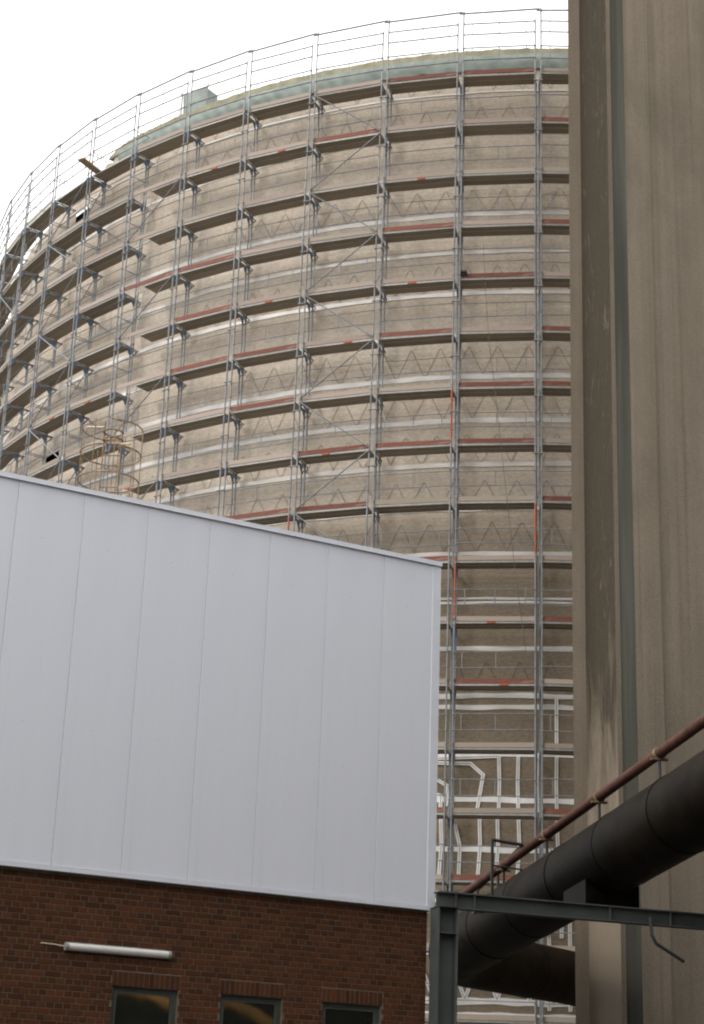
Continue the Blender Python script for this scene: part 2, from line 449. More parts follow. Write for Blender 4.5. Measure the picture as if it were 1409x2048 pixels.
# green sheeted hoarding standing on the silo roof behind the rim
hb = thing('sheeted_hoarding', 'pale green sheeted box standing on the silo rim', 'hoarding', Vector((0, SD, 0)) + Vector(cyl(.545, 38.4, 24.25)))
mb = MB(); rz = Matrix.Rotation(-.545, 4, 'Z')
n_ = 10
for i in range(n_ + 1):
    for k in range(n_ + 1):
        a, c = i / n_, k / n_
        mb.v.append((-.62 + 1.24 * a, -.32 + .03 * math.sin(7 * a + 4 * c), 0.02 + (1.55 - .12 * a * a) * c))
for i in range(n_):
    for k in range(n_):
        q = i * (n_ + 1) + k; mb.f.append((q, q + n_ + 1, q + n_ + 2, q + 1)); mb.mi.append(0); mb.t.append(.5)
mb.box((-.6, -.28, 0), (.6, .3, 1.42))
build(mb, 'sheet', M['tarp'], hb, smooth=False, mw=rz)
for x in (-.66, .66): build(MB().tube([(x, -.36, 0), (x, -.36, 1.62)], .03, 6), 'pole', M['galv'], hb, mw=rz)

# ------------------------------------------------------------------ scaffold
scaf = thing('scaffold', 'tall grey tube scaffold with red toe boards curving round the silo', 'scaffold', (0, SD, 0))
HB = 1.262; FW = 0.73
def bay_matrix(k):
    th = TH0 + DTH * (k + .5); r = SR * math.cos(DTH / 2)
    return Matrix.Translation((-r * math.sin(th), -r * math.cos(th), 0)) @ Matrix.Rotation(-th, 4, 'Z'), th
# shared meshes (bay frame: x to the right, y towards the wall, z up from deck level)
def plank_mesh(y0, y1, xa=-1.24, xb=1.24):
    mb = MB()
    mb.box((xa, y0, -.052), (xb, y1, -.004), 0, side_mi=1)
    for yy in (y0 + .012, y1 - .012): mb.box((xa, yy - .009, -.064), (xb, yy + .009, -.0525), 1)
    return mb.mesh('deck_plank', [M['plank'], M['galv_light']])
PL = [plank_mesh(.055, .365), plank_mesh(.375, .72)]
PLS = [plank_mesh(.055, .365, -.30, 1.24), plank_mesh(.375, .72, -.30, 1.24)]
def toe_mesh(nm):
    return MB().box((-1.235, .018, .0), (1.235, .046, .15)).mesh('toe_board', M[nm])
TOE = {c: toe_mesh(c) for c in ('red', 'pink', 'grey')}
def rail_mesh(hs, link_x=(-.95, 0, .95), rr=.016):
    mb = MB()
    for h in hs: mb.tube([(-HB, -.03, h), (HB, -.03, h)], rr, 5)
    for x in link_x: mb.tube([(x, -.03, min(hs)), (x, -.03, max(hs))], .016, 5)
    return mb.mesh('guard_rail', M['galv'])
RAIL = [rail_mesh((.52, 1.02)), rail_mesh((.50, 1.00), (-1.0, .05)), rail_mesh((.52, 1.01), (.0,)), rail_mesh((.55, 1.03), ())]
RAILT = rail_mesh((1.60, 2.05), (-.95, 0., .95), .026); RAIL1 = rail_mesh((.52, 1.02), (-.95, 0., .95), .024)
mb = MB().tube([(-1.42, -.02, 2.50), (1.42, -.02, 2.56)], .032, 6); RAILTOP = mb.mesh('top_tube', M['galv'])
mb = MB()
mb.tube([(0, 0, -.08), (0, FW, -.08)], .026, 6)
for y, s_ in ((.03, 1), (FW - .03, -1)):
    mb._add([(-.012, y, -.09), (-.012, y + s_ * .17, -.09), (-.012, y, -.33), (.012, y, -.09), (.012, y + s_ * .17, -.09), (.012, y, -.33)],
            [(0, 1, 2), (5, 4, 3), (0, 3, 4, 1), (1, 4, 5, 2), (2, 5, 3, 0)], 1)
mb.tube([(0, FW, -.09), (0, FW + .30, -.09)], .022, 5); mb.tube([(0, FW, -.42), (0, FW + .26, -.10)], .018, 5)
TRANS = mb.mesh('transom', [M['galv'], M['blue']])
mb = MB().tube([(-HB, -.05, -LIFT + .02), (HB, -.05, -.10)], .022, 6); BR1 = mb.mesh('brace', M['galv'])
mb = MB().tube([(HB, -.05, -LIFT + .02), (-HB, -.05, -.10)], .022, 6); BR2 = mb.mesh('brace', M['galv'])
ENDR = MB().tube([(0, 0, 1.0), (0, FW, 1.0)], .018, 5).mesh('end_rail', M['galv'])
LEDG = MB().tube([(-HB, FW + .03, 1.0), (HB, FW + .03, 1.0)], .016, 5).mesh('ledger', M['galv'])
TAGM = MB().box((-.14, .030, -.058), (.14, .0535, .004)).mesh('orange_tag', M['orange'])
mb = MB()
for x in (-.17, .17): mb.tube([(x - .95, .30, -LIFT + .05), (x - .75, .46, .35)], .02, 5)
for q in range(7):
    t = .1 + q * .125; mb.tube([(-1.12 + .2 * t, .30 + .16 * t, -LIFT + .05 + 2.3 * t), (-.78 + .2 * t, .30 + .16 * t, -LIFT + .05 + 2.3 * t)], .014, 4)
LAD = mb.mesh('ladder', M['galv_light'])
# posts: one long standard with spigot and wedge lugs at each lift
def post_mesh(top, fat=False):
    pts = []; rs = []
    z = 0.0
    ev = []
    for l in range(0, 19):
        d = DECK1 - LIFT * l
        if d < .3: break
        for off, hh in ((-.08, .05), (.52, .03), (1.02, .03), (.12, .04)): ev.append((d + off, hh))
    ev = sorted(e for e in ev if e[0] < top - .1)
    pts.append((0, 0, 0.0)); rs.append(.06); pts.append((0, 0, .03)); rs.append(.06); pts.append((0, 0, .04)); rs.append(.029)
    for zc, hh in ev:
        if zc - hh <= pts[-1][2] + .01: continue
        for dz, r in ((-hh - .004, .029), (-hh, .041), (hh, .041), (hh + .004, .029)): pts.append((0, 0, zc + dz)); rs.append(r)
    pts.append((0, 0, top)); rs.append(.029)
    return MB().tube(pts, rs, 7).mesh('post', M['galv'])
POSTO = post_mesh(DECK1 + 2.15); POSTOT = post_mesh(DECK1 + 2.62); POSTI = post_mesh(DECK1 + .05); POSTF = post_mesh(DECK1 + 1.25)
REDS = {-2: {2, 4, 6, 7, 9, 11, 14}, -1: {1, 5, 7, 8, 12, 15}, 0: {1, 4, 6, 8, 10, 14}, 1: {2, 8, 9}, 2: {6, 7, 9}, 3: {4, 5, 6}, 4: {4}}
PINKS = {-2: {5, 10}, -1: {2, 4, 6, 11, 13, 10}, 0: {2, 5, 3}, 1: {1, 5, 6, 7}, 2: {2, 5, 8, 4}, 3: {7, 2, 8}, 4: {2, 5, 6}}
TAGS = {(-1, 11), (-1, 12), (0, 3), (0, 5), (1, 6), (1, 8), (2, 2), (2, 5), (4, 8), (6, 6), (3, 2), (5, 6), (8, 5)}
def hidden(x, y):
    edge = 945 + 0.205 * x + 110
    return (x < 860 and y > edge) or y > 2230 or x > 1290
spots = []
for k in range(-3, 15):
    mw, th = bay_matrix(k)
    for lv in range(1, 19):
        z = DECK1 - LIFT * (lv - 1)
        P = Vector((0, SD, 0)) + mw @ Vector((0, 0, z)); x, y = px(P)
        a = px(Vector((0, SD, 0)) + mw @ Vector((-HB, 0, z)))[0]; b = px(Vector((0, SD, 0)) + mw @ Vector((HB, 0, z)))[0]
        if hidden(a, y) and hidden(b, y): continue
        vis = abs(b - a) - (300 if x > 1180 else 0)
        spots.append((vis, k, lv))
spots.sort(reverse=True)
single = spots[:148]; rest = spots[148:]
def lvmat(k, lv): return bay_matrix(k)[0] @ Matrix.Translation((0, 0, DECK1 - LIFT * (lv - 1)))
stuff = {}
def put(name, me, k, lv, loc=(0, 0, 0), many=False, tilt=0.0):
    mw = lvmat(k, lv) @ Matrix.Translation(loc) @ Matrix.Rotation(tilt, 4, 'Y')
    if not many: return link(name, me, scaf, mw)
    stuff.setdefault(name, []).append((me, mw))
for lst, many in ((single, False), (rest, True)):
    for vis, k, lv in lst:
        short = (k == 4 and lv > 1) 
        for me in (PLS if short else PL): put('deck_plank', me, k, lv, many=many)
        rr = random.random()
        c = 'red' if lv in REDS.get(k, ()) else 'pink' if lv in PINKS.get(k, ()) else ('grey' if k in (-2, -1, 0, 1) else ('pink' if rr < .45 else 'grey' if rr < .92 else 'red'))
        if not (k in (5, 6) and lv == 1): put('toe_board', TOE[c], k, lv, (random.uniform(-.02, .02), random.uniform(-.004, .01), random.uniform(0, .012)), many=many, tilt=random.gauss(0, .004))
        put('guard_rail', RAIL1 if lv == 1 else RAIL[random.randrange(4)], k, lv, (0, 0, random.uniform(-.03, .03)), many=many, tilt=random.gauss(0, .006))
        for x in (-HB, HB): put('transom', TRANS, k, lv, (x, 0, 0), many=many)
        if (k, lv) in TAGS: put('orange_tag', TAGM, k, lv, (random.uniform(-.4, .4), 0, 0))
        if k >= 5:
            for x in (-HB, HB): put('end_rail', ENDR, k, lv, (x, 0, 0), many=many)
            put('ledger', LEDG, k, lv, many=many)
            if (k + lv) % 2: put('brace', BR1 if lv % 2 else BR2, k, lv, (0, FW + .1, 0), many=many)
        if k == 1 or k in (6, 8, 9, 10, 12, 13): put('brace', BR2 if (lv % 2 == 1) == (k == 1) else BR1, k, lv, many=many)
        if k == 4 and lv % 2 == 0: put('brace', BR1, k, lv, many=many)
        if short and lv % 2 == 0 : put('ladder', LAD, k, lv)
        if lv == 1:
            put('guard_rail', RAILT, k, lv, many=many); put('top_tube', RAILTOP, k, lv)
for name, items in stuff.items():
    mb = MB(); mats = []
    for me, mw in items:
        off = len(mb.v); mb.v += [tuple(mw @ v.co) for v in me.vertices]
        idx = []
        for mt in me.materials:
            if mt not in mats: mats.append(mt)
            idx.append(mats.index(mt))
        for p in me.polygons:
            mb.f.append(tuple(i + off for i in p.vertices)); mb.mi.append(idx[p.material_index]); mb.t.append(.5)
    o = build(mb, name, mats, scaf); o['kind'] = 'stuff'
for k in range(-3, 15):
    mw, th = bay_matrix(k)
    for x in (-HB, HB):
        link('post', POSTOT if x < 0 else POSTO, scaf, mw @ Matrix.Translation((x, 0, 0)))
        link('post', POSTI, scaf, mw @ Matrix.Translation((x, FW, 0)))
# orange-primed lengths of standard in the bay beside the tower
def sleeve(k, x, z0, z1, mt='orange'):
    mw = bay_matrix(k)[0]
    o = build(MB().tube([(0, 0, z0), (0, 0, z1)], .033, 8), 'post_sleeve', M[mt], scaf, mw=mw @ Matrix.Translation((x, 0, 0)))
    o['label'] = 'orange painted length of post' if mt == 'orange' else 'blue painted length of post'
sleeve(-1, -HB, 17.2, 19.3); sleeve(0, HB, 23.2, 25.2); sleeve(-1, HB, 19.4, 21.1); sleeve(2, HB, 19.0, 21.0)
sleeve(-1, -HB, 16.1, 16.9, 'blue'); sleeve(-2, -HB, 27.4, 28.4, 'blue'); sleeve(5, -HB, 30.3, 31.0, 'blue'); sleeve(6, HB, 29.3, 30.2, 'blue')
# cross ties between the two posts of each column
TIE = MB().tube([(-.16, -.045, 0), (.16, -.045, 0)], .022, 6).mesh('post_tie', M['galv'])
for k in range(-2, 11):
    th = TH0 + DTH * k
    mw = Matrix.Translation((-SR * math.sin(th), -SR * math.cos(th), 0)) @ Matrix.Rotation(-th, 4, 'Z')
    for lv in range(1, 9, 1):
        link('post_tie', TIE, scaf, mw @ Matrix.Translation((0, 0, DECK1 - LIFT * (lv - 1) - .9 + (k % 3) * .25)))

# rope hanging outside the scaffold and small things left on it
rp = [(.054, 30.4), (.0535, 30.0), (.050, 28.45), (.046, 26.8), (.039, 25.3), (.029, 22.9), (.013, 19.1), (.0, 16.5), (-.005, 15.4)]
tag(build(MB().tube([Vector((0, SD, 0)) + Vector(cyl(t, z, 25.96)) for t, z in rp], .008, 5), 'hanging_rope', M['rope']),
    'thin dark rope hanging down the scaffold beside the concrete tower', 'rope')
mwb = Matrix.Translation((0, SD, 0)) @ lvmat(5, 1)
o = thing('loose_plank', 'pale loose plank jutting out past the scaffold top deck', 'plank')
b_ = build(MB().box((-.16, -1.0, .0), (.16, .72, .05)), 'board', M['wood'], o, mw=mwb @ Matrix.Translation((-.95, 0, .03)) @ Matrix.Rotation(R(14), 4, 'Z'))
sk = thing('tool_sack', 'small ochre sack lying on the top scaffold deck', 'sack')
mb = MB(); mb.tube([(-.30, .35, .07), (-.2, .35, .14), (0, .35, .19), (.2, .35, .15), (.30, .35, .08)], [.04, .12, .17, .13, .05], 10)
build(mb, 'bag', M['wood'], sk, smooth=True, mw=mwb @ Matrix.Translation((-.55, 0, .03)))
mwb = Matrix.Translation((0, SD, 0)) @ lvmat(-1, 5)
wi = thing('rope_winch', 'small black winch clamped to a scaffold post below the rope', 'winch')
mb = MB(); mb.tube([(-.16, 0, .12), (.16, 0, .12)], .11, 12); mb.tube([(-.19, 0, .12), (-.16, 0, .12)], .16, 12); mb.tube([(.16, 0, .12), (.19, 0, .12)], .16, 12)
build(mb, 'drum', M['black'], wi, mw=mwb @ Matrix.Translation((-HB + .14, -.10, .10)) @ Matrix.Scale(.55, 4))
build(MB().box((-.22, .0, -.06), (.22, .16, .02)), 'bracket', M['black'], wi, mw=mwb @ Matrix.Translation((-HB + .14, -.10, .10)) @ Matrix.Scale(.55, 4))

# ------------------------------------------------------------------ hall with grey panels over brick
HA = R(33.53)
hall = thing('clad_hall', 'hall with pale grey upright panels above a dark red brick base', 'hall', (-1.417, 28.0675, 0))
HM = Matrix.Rotation(HA, 4, 'Z')        # local: x along wall (to the right), y into the hall, z up; panel face at y=0
ZB, ZT = 5.20, 10.98
PW = 1.05; NP = 16
PANEL = MB()
# one sandwich panel: flat face with folded edges at both sides
pf = [(-PW / 2 + .0015, .05), (-PW / 2 + .0015, .007), (-PW / 2 + .008, .0), (PW / 2 - .008, .0), (PW / 2 - .0015, .007), (PW / 2 - .0015, .05)]
for x, y in pf: PANEL.v += [(x, y, ZB + .065), (x, y, ZT - .05)]
for i in range(5): PANEL.f.append((2 * i, 2 * i + 2, 2 * i + 3, 2 * i + 1)); PANEL.mi.append(0); PANEL.t.append(.5)
PANEL.f.append((0, 1, 11, 10)); PANEL.mi.append(0); PANEL.t.append(.5)
PANEL = PANEL.mesh('wall_panel', M['panel'])
for i in range(NP):
    x = -.02 - PW / 2 - PW * i
    link('wall_panel', PANEL, hall, HM @ Matrix.Translation((x, random.uniform(-.0015, .0015), 0)))
XL = -.02 - PW * NP
body = MB()
body.box((XL - .1, .052, ZB + .07), (-.001, 12, ZT - .12))
build(body, 'cladding_core', M['joint'], hall, mw=HM)
build(MB().box((XL - .12, .03, ZT - .119), (.02, 12.05, ZT - .04)), 'roof', M['roof'], hall, mw=HM)
build(MB().box((XL, -.04, ZT - .075), (.015, .10, ZT)).box((XL, -.047, ZT - .078), (.015, -.0402, ZT - .07)), 'parapet_flashing', M['trim'], hall, mw=HM)
build(MB().box((-.135, -.012, ZB), (.012, .12, ZT - .076)), 'corner_trim', M['trim'], hall, mw=HM)
build(MB().box((XL, -.020, ZB), (-.136, .10, ZB + .058)), 'base_flashing', M['trim'], hall, mw=HM)
# brick base: mortar wall with windows cut, bricks proud of the mortar
YB = 0.10                                # brick face
WIN = [(-1.85 - 1.68 * i, -0.84 - 1.68 * i, 2.35, 3.70) for i in range(3)]
bw = MB(); yb = YB + .009
xs = sorted({XL, -.055} | {w_[0] for w_ in WIN} | {w_[1] for w_ in WIN})
for a, b in zip(xs, xs[1:]):
    isw = any(abs(a - w_[0]) < 1e-6 for w_ in WIN)
    if isw:
        bw.box((a, yb, 0), (b, yb + .24, 2.35)); bw.box((a, yb, 3.70), (b, yb + .24, ZB + .05))
    else: bw.box((a, yb, 0), (b, yb + .24, ZB + .05))
bwall = build(bw, 'brick_base', M['mortar'], hall, mw=HM)
build(MB().box((XL, 11.8, 0), (-.06, 12, ZB)).box((-.30, .36, 0), (-.06, 11.79, ZB)).box((XL, .36, 0), (XL + .24, 11.79, ZB)), 'rear_wall', M['mortar'], hall, mw=HM)
CH = 1 / 12
bricks = []      # (x0,x1,z0,z1)
rows = int(ZB / CH)
for r_ in range(rows):
    z0 = r_ * CH + .006; z1 = (r_ + 1) * CH - .006
    header = r_ % 2 == 0
    w_ = .125 if header else .25
    x = -.055 - (.0 if header else (.0625 if (r_ // 2) % 2 else .1875))
    edges = [-.055]
    while x > XL: 
        if x < edges[-1] - .02: edges.append(x)
        x -= w_
    for a, b in zip(edges[1:], edges):
        x0, x1 = a + .006, b - .006
        parts = [(x0, x1)]
        for (wa, wb, wz0, wz1) in WIN:
            if z1 > wz0 and z0 < wz1 + .205:
                e0, e1 = (wa - .02, wb + .02) if z0 > wz1 - .005 else (wa, wb)
                np_ = []
                for p0, p1 in parts:
                    if p1 <= e0 or p0 >= e1: np_.append((p0, p1)); continue
                    if p0 < e0 - .03: np_.append((p0, e0 - .006))
                    if p1 > e1 + .03: np_.append((e1 + .006, p1))
                parts = np_
        for p0, p1 in parts: bricks.append((p0, p1, z0, z1))
for (wa, wb, wz0, wz1) in WIN:
    n = 13; st = (wb - wa + .04) / n
    for i in range(n): bricks.append((wa - .02 + i * st + .006, wa - .02 + (i + 1) * st - .006, wz1 + .006, wz1 + .199))
HMW = Matrix.Translation((-1.417, 28.0675, 0)) @ HM
def seen(bk):
    c = HMW @ Vector(((bk[0] + bk[1]) / 2, YB, (bk[2] + bk[3]) / 2)); x, y = px(c)
    if not (-25 < x < 880 and 1700 < y < 2060): return 0
    return (bk[1] - bk[0]) * (bk[3] - bk[2]) / (c - EYE).length_squared
order = sorted(bricks, key=seen, reverse=True)
cache = {}
def brick_mesh(w, h, t):
    key = (round(w, 3), round(h, 3), t)
    if key not in cache:
        mb = MB(); c = .004
        a, b = w / 2, h / 2
        vs = [(-a, .02, -b), (a, .02, -b), (a, .02, b), (-a, .02, b), (-a, c, -b), (a, c, -b), (a, c, b), (-a, c, b),
              (-a + c, 0, -b + c), (a - c, 0, -b + c), (a - c, 0, b - c), (-a + c, 0, b - c)]
        fs = [(0, 1, 5, 4), (1, 2, 6, 5), (2, 3, 7, 6), (3, 0, 4, 7), (4, 5, 9, 8), (5, 6, 10, 9), (6, 7, 11, 10), (7, 4, 8, 11), (8, 9, 10, 11)]
        mb._add(vs, fs, 0, t); cache[key] = mb.mesh('brick', M['brick'], tint=True)
    return cache[key]
TI = (0.0, .2, .4, .55, .7, .85, 1.0)
for bk in order[:298]:
    o = link('brick', brick_mesh(bk[1] - bk[0], bk[3] - bk[2], random.choice(TI)), bwall,
             Matrix.Translation(((bk[0] + bk[1]) / 2, YB + random.uniform(-.002, .002), (bk[2] + bk[3]) / 2)))
mb = MB()
for bk in order[298:]:
    me = brick_mesh(bk[1] - bk[0], bk[3] - bk[2], .5); t = random.choice(TI); dy = random.uniform(-.002, .002)
    mb._add([(v.co.x + (bk[0] + bk[1]) / 2, v.co.y + YB + dy, v.co.z + (bk[2] + bk[3]) / 2) for v in me.vertices], [tuple(p.vertices) for p in me.polygons], 0, t)
o = build(mb, 'brick', M['brick'], bwall, tint=True); o['kind'] = 'stuff'
for i, (wa, wb, z0, z1) in enumerate(WIN[:4]):
    yf = YB + .06; f = .055
    wf_ = MB()
    wf_.box((wa + .004, yf, z0), (wa + f, yf + .07, z1)).box((wb - f, yf, z0), (wb - .004, yf + .07, z1))
    wf_.box((wa + f, yf + .001, z1 - f), (wb - f, yf + .069, z1 - .003)).box((wa + f, yf + .001, z0), (wb - f, yf + .069, z0 + f))
    wo = build(wf_, 'window', M['frame'], hall, mw=HM)
    build(MB().box((wa + f, yf + .03, z0 + f), (wb - f, yf + .04, z1 - f)), 'pane', M['glass'], wo)
    s_ = MB()
    a, b = wa + f + .004, wb - f - .004
    s_.box((a, yf + .012, z1 - f - .035), (b, yf + .029, z1 - f - .003)).box((a, yf + .012, z0 + f), (a + .032, yf + .029, z1 - f - .036)).box((b - .032, yf + .012, z0 + f), (b, yf + .029, z1 - f - .036))
    build(s_, 'sash', M['steel'], wo)
for i, (wa, wb, z0, z1) in enumerate(WIN[4:]):
    build(MB().box((wa, YB + .1, z0), (wb, YB + .15, z1)), 'window', M['frame'], hall, mw=HM)
# dim room behind the panes: a plain blind wall
build(MB().box((XL + .3, 1.2, .02), (-.35, 1.25, ZB - .1)), 'partition', M['dark'], hall, mw=HM)

# tube lamp on the brick
lamp = thing('tube_lamp', 'long white fluorescent tube lamp fixed on the brick wall above a window', 'lamp', HMW @ Vector((-5.19, YB, 4.18)))
LM = HM
mb = MB(); prof = [(.0, -.035), (-.045, -.055), (-.085, -.045), (-.105, -.012), (-.105, .018), (-.085, .045), (-.05, .055), (0, .035)]
L2 = .76
for x in (-L2, L2):
    for y, z in prof: mb.v.append((x, y, z))
for k in range(len(prof)):
    k2 = (k + 1) % 8; mb.f.append((k, k2, 8 + k2, 8 + k)); mb.mi.append(0); mb.t.append(.5)
build(mb, 'diffuser', M['lamp'], lamp, smooth=True, mw=LM)
for sx in (-1, 1):
    mb = MB()
    for x in (sx * (L2 + .045), sx * L2 * .998):
        for y, z in prof: mb.v.append((x, y * 1.06, z * 1.06))
    for k in range(8):
        k2 = (k + 1) % 8; mb.f.append((k, k2, 8 + k2, 8 + k)); mb.mi.append(0); mb.t.append(.5)
    mb.f += [tuple(range(8)), tuple(range(8, 16))]; mb.mi += [0, 0]; mb.t += [.5, .5]
    build(mb, 'end_cap', M['lampcap'], lamp, mw=LM)
build(MB().tube([(-L2 - .04, -.03, .0), (-L2 - .2, -.022, .015), (-L2 - .37, -.018, .02), (-L2 - .38, .0, .02)], .011, 6), 'conduit', M['rust_light'], lamp, mw=LM)
build(MB().box((-L2 + .02, -.004, .056), (L2 - .02, .002, .075)), 'backplate', M['galv'], lamp, mw=LM)

# hooped safety cage of the roof ladder
cage = thing('ladder_cage', 'rusty hooped safety cage of a roof ladder above the grey panels', 'ladder cage', HMW @ Vector((-5.46, 1.5, ZT - .05)))
Z0 = ZT - .05; rc = .50
def circ(r, z, a0=0, a1=2 * math.pi, n=28, cx=0, cy=0): return [(cx + r * math.cos(a0 + (a1 - a0) * i / n), cy + r * math.sin(a0 + (a1 - a0) * i / n), z - Z0) for i in range(n + (0 if abs(a1 - a0 - 2 * math.pi) < 1e-6 else 1))]
for z in (11.28, 11.76, 12.24): build(MB().tube(circ(rc, z), .012, 6, closed=True), 'hoop', M['rust'], cage)
build(MB().tube(circ(rc, 12.68, R(-80), R(200)), .011, 6), 'hoop', M['rust'], cage)
for a in range(0, 360, 40):
    x, y = rc * math.cos(R(a + 10)), rc * math.sin(R(a + 10))
    build(MB().tube([(x, y, 0), (x, y, 12.70 - Z0 - (.22 if a % 80 else 0))], .0085, 5), 'cage_bar', M['rust'], cage)
for x in (-.15, .15): build(MB().tube([(x, .06, 0), (x, .06, 12.86 - Z0)], .013, 6), 'ladder_stile', M['rust'], cage)
for k in range(6): build(MB().tube([(-.15, .06, .2 + k * .28), (.15, .06, .2 + k * .28)], .012, 5), 'rung', M['rust'], cage)
for z in (12.66, 12.52): build(MB().tube(circ(.16, z, cy=.06, n=18), .016, 6, closed=True), 'stile_ring', M['rust'], cage)
for x0, y0, x1, y1, z in ((-.48, .15, -.16, .02, 12.80), (.16, .0, .34, -.12, 12.44), (.20, -.46, .42, -.27, 12.27), (.2, -.46, .42, -.27, 11.31)):
    build(MB().tube([(x0, y0, z - Z0), (x1, y1, z - Z0 - .06)], .018, 6), 'bright_bar', M['rust_light'], cage)
sg = tag(build(MB().box((-.07, -.008, .0), (.07, .0, .12)).box((-.008, .0, -.19), (.008, .012, .10)), 'yellow_plate', M['yellow'], None, mw=HMW @ Matrix.Translation((-5.52, .9, ZT + .16))),
         'small yellow plate on the panel roof edge at the ladder cage', 'sign')

# ------------------------------------------------------------------ concrete tower on the right
tower = thing('concrete_tower', 'tall weathered brown concrete tower rising at the right edge', 'tower', (1.056, 37.5, 0))
TA = R(29); WFv = Vector((math.cos(TA), math.sin(TA), 0)); QV = Vector((math.sin(TA), -math.cos(TA), 0))
TH_ = 44.0
p = [Vector((0, 0, 0))]
for d, t in ((WFv, .331), (QV, 1.243), (WFv, .117), (QV, .591), (WFv, .676), (-QV, .045), (WFv, 9.0), (Vector((.16, .987, 0)), 9.0)): p.append(p[-1] + d * t)
p.append(p[0] + Vector((.16, .987, 0)) * 9.0)
def facade(i, j, nm, mt, n=40, rough=0.0, cols=1):
    A, B = p[i], p[j]; mb = MB(); nrm = (B - A).cross(Vector((0, 0, 1))).normalized()
    for a in range(cols + 1):
        for k in range(n + 1):
            o_ = rough * random.uniform(-1, 1) if 0 < a < cols else 0
            q = A.lerp(B, a / cols) + nrm * o_; mb.v.append((q.x, q.y, TH_ * k / n))
    for a in range(cols):
        for k in range(n):
            q = a * (n + 1) + k; mb.f.append((q, q + n + 1, q + n + 2, q + 1)); mb.mi.append(0); mb.t.append(.5)
    return build(mb, nm, mt, tower)
names = ['corner_face', 'reveal_face', 'edge_strip', 'painted_channel', 'front_strip', 'step', 'front_face', 'far_face', 'back_face', 'side_face']
for i in range(10):
    j = (i + 1) % 10
    facade(i, j, names[i], M['reveal'] if i == 1 else M['chan'] if i == 3 else M['tower'], 60 if i in (1, 6) else 12, .012 if i == 1 else .004 if i == 6 else 0, 8 if i in (1, 6) else 1)
mb = MB(); mb._add([(q.x, q.y, TH_) for q in p[:10]], [tuple(range(10))]); build(mb, 'top_slab', M['tower'], tower)

# ------------------------------------------------------------------ steel gantry
BA = R(25); BX = Vector((math.cos(BA), math.sin(BA), 0)); BM = Matrix.Rotation(BA, 4, 'Z')
gan = thing('pipe_gantry', 'grey-green steel column and beam carrying the pipes beside the brick wall', 'gantry', (-1.33, 27.72, 0))
ZBm = 5.47
mb = MB()     # beam, I-section, front face of flanges at y=0
mb.box((0, 0, ZBm - .022), (9, .20, ZBm)).box((0, 0, ZBm - .25), (9, .20, ZBm - .228)).box((.0, .092, ZBm - .227), (9, .108, ZBm - .0225))
build(mb, 'beam', M['steel'], gan, mw=BM)
for x in (.30, .62, 3.0, 4.1): build(MB().box((x, .006, ZBm - .226), (x + .012, .090, ZBm - .0235)), 'stiffener', M['steel'], gan, mw=BM)
for x0 in (-.03, 8.6):
    mb = MB(); zc = ZBm - .252
    mb.box((x0, -.10, 0.02), (x0 + .020, .24, zc)).box((x0 + .31, -.10, 0.02), (x0 + .33, .24, zc)).box((x0 + .0205, .06, 0.02), (x0 + .3095, .074, zc))
    mb.box((x0 - .05, -.15, 0), (x0 + .38, .29, .019))
    co = build(mb, 'column', M['steel'], gan, mw=BM)
    build(MB().box((x0 + .0215, -.095, zc - .40), (x0 + .3085, .059, zc - .385)), 'stiffener', M['steel'], co)
    build(MB().box((x0 - .02, -.12, zc - .0005), (x0 + .35, .26, zc + .0015)), 'cap_plate', M['steel'], co)
build(MB().tube([(3.72, .01, ZBm - .13), (3.73, -.02, ZBm - .42), (3.80, -.03, ZBm - .55), (4.3, -.03, ZBm - .80)], .03, 8), 'drain_hose', M['black'], gan, mw=BM)

# big clad pipe running towards the camera, elbowing behind the tower
FARP = Vector((-1.67, 40.6, 5.80)); NEARP = Vector((2.75, 27.8, 6.93)); DIRP = (NEARP - FARP).normalized()
END2 = NEARP + DIRP * 9.0
CR1 = Vector((3.9, 49.6, 5.75))
pipe = thing('clad_pipe', 'thick dark clad pipe rising across the tower foot towards the right', 'pipe', FARP)
rel = lambda q: Vector(q) - FARP
def pipe_seg(a, b, r, n=28): return MB().tube([a, b], r, n)
RP = .655
K = 9; L = (END2 - FARP).length; a0 = .9
for k in range(K):
    A = rel(FARP + DIRP * (a0 + (L - a0) * k / K)); B = rel(FARP + DIRP * (a0 + (L - a0) * (k + 1) / K - .012))
    build(pipe_seg(A, B, RP + (.0 if k % 2 else .004)), 'pipe_section', M['pipe'], pipe, smooth=True)
    build(pipe_seg(A - DIRP * .03, A + DIRP * .03, RP + .012), 'joint_band', M['pipe'], pipe, smooth=True)
d2 = (CR1 - FARP).normalized()
el = []
for i in range(9):
    t = i / 8; A = rel(FARP + DIRP * a0); B = rel(FARP); C_ = rel(FARP + d2 * a0)
    el.append(A * (1 - t) ** 2 + B * 2 * t * (1 - t) + C_ * t * t)
build(MB().tube(el, RP, 28), 'elbow', M['pipe'], pipe, smooth=True)
Lc = (CR1 - FARP).length
for k in range(4):
    A = rel(FARP + d2 * (a0 + (Lc - a0) * k / 4)); B = rel(FARP + d2 * (a0 + (Lc - a0) * (k + 1) / 4 - .012))
    build(pipe_seg(A, B, RP - .002 * (k % 2)), 'pipe_section', M['pipe'], pipe, smooth=True)
    build(pipe_seg(B - d2 * .04, B + d2 * .02, RP + .012), 'joint_band', M['pipe'], pipe, smooth=True)
# saddle on the gantry beam
cx = FARP + DIRP * ((NEARP - FARP).length * .685)
sdl = MB(); side = Vector((DIRP.y, -DIRP.x, 0)).normalized()
sdl.obox(rel(cx) + Vector((0, 0, -.50)), DIRP * .55, side * .50, Vector((0, 0, .40)))
build(sdl, 'saddle', M['pipe'], pipe)

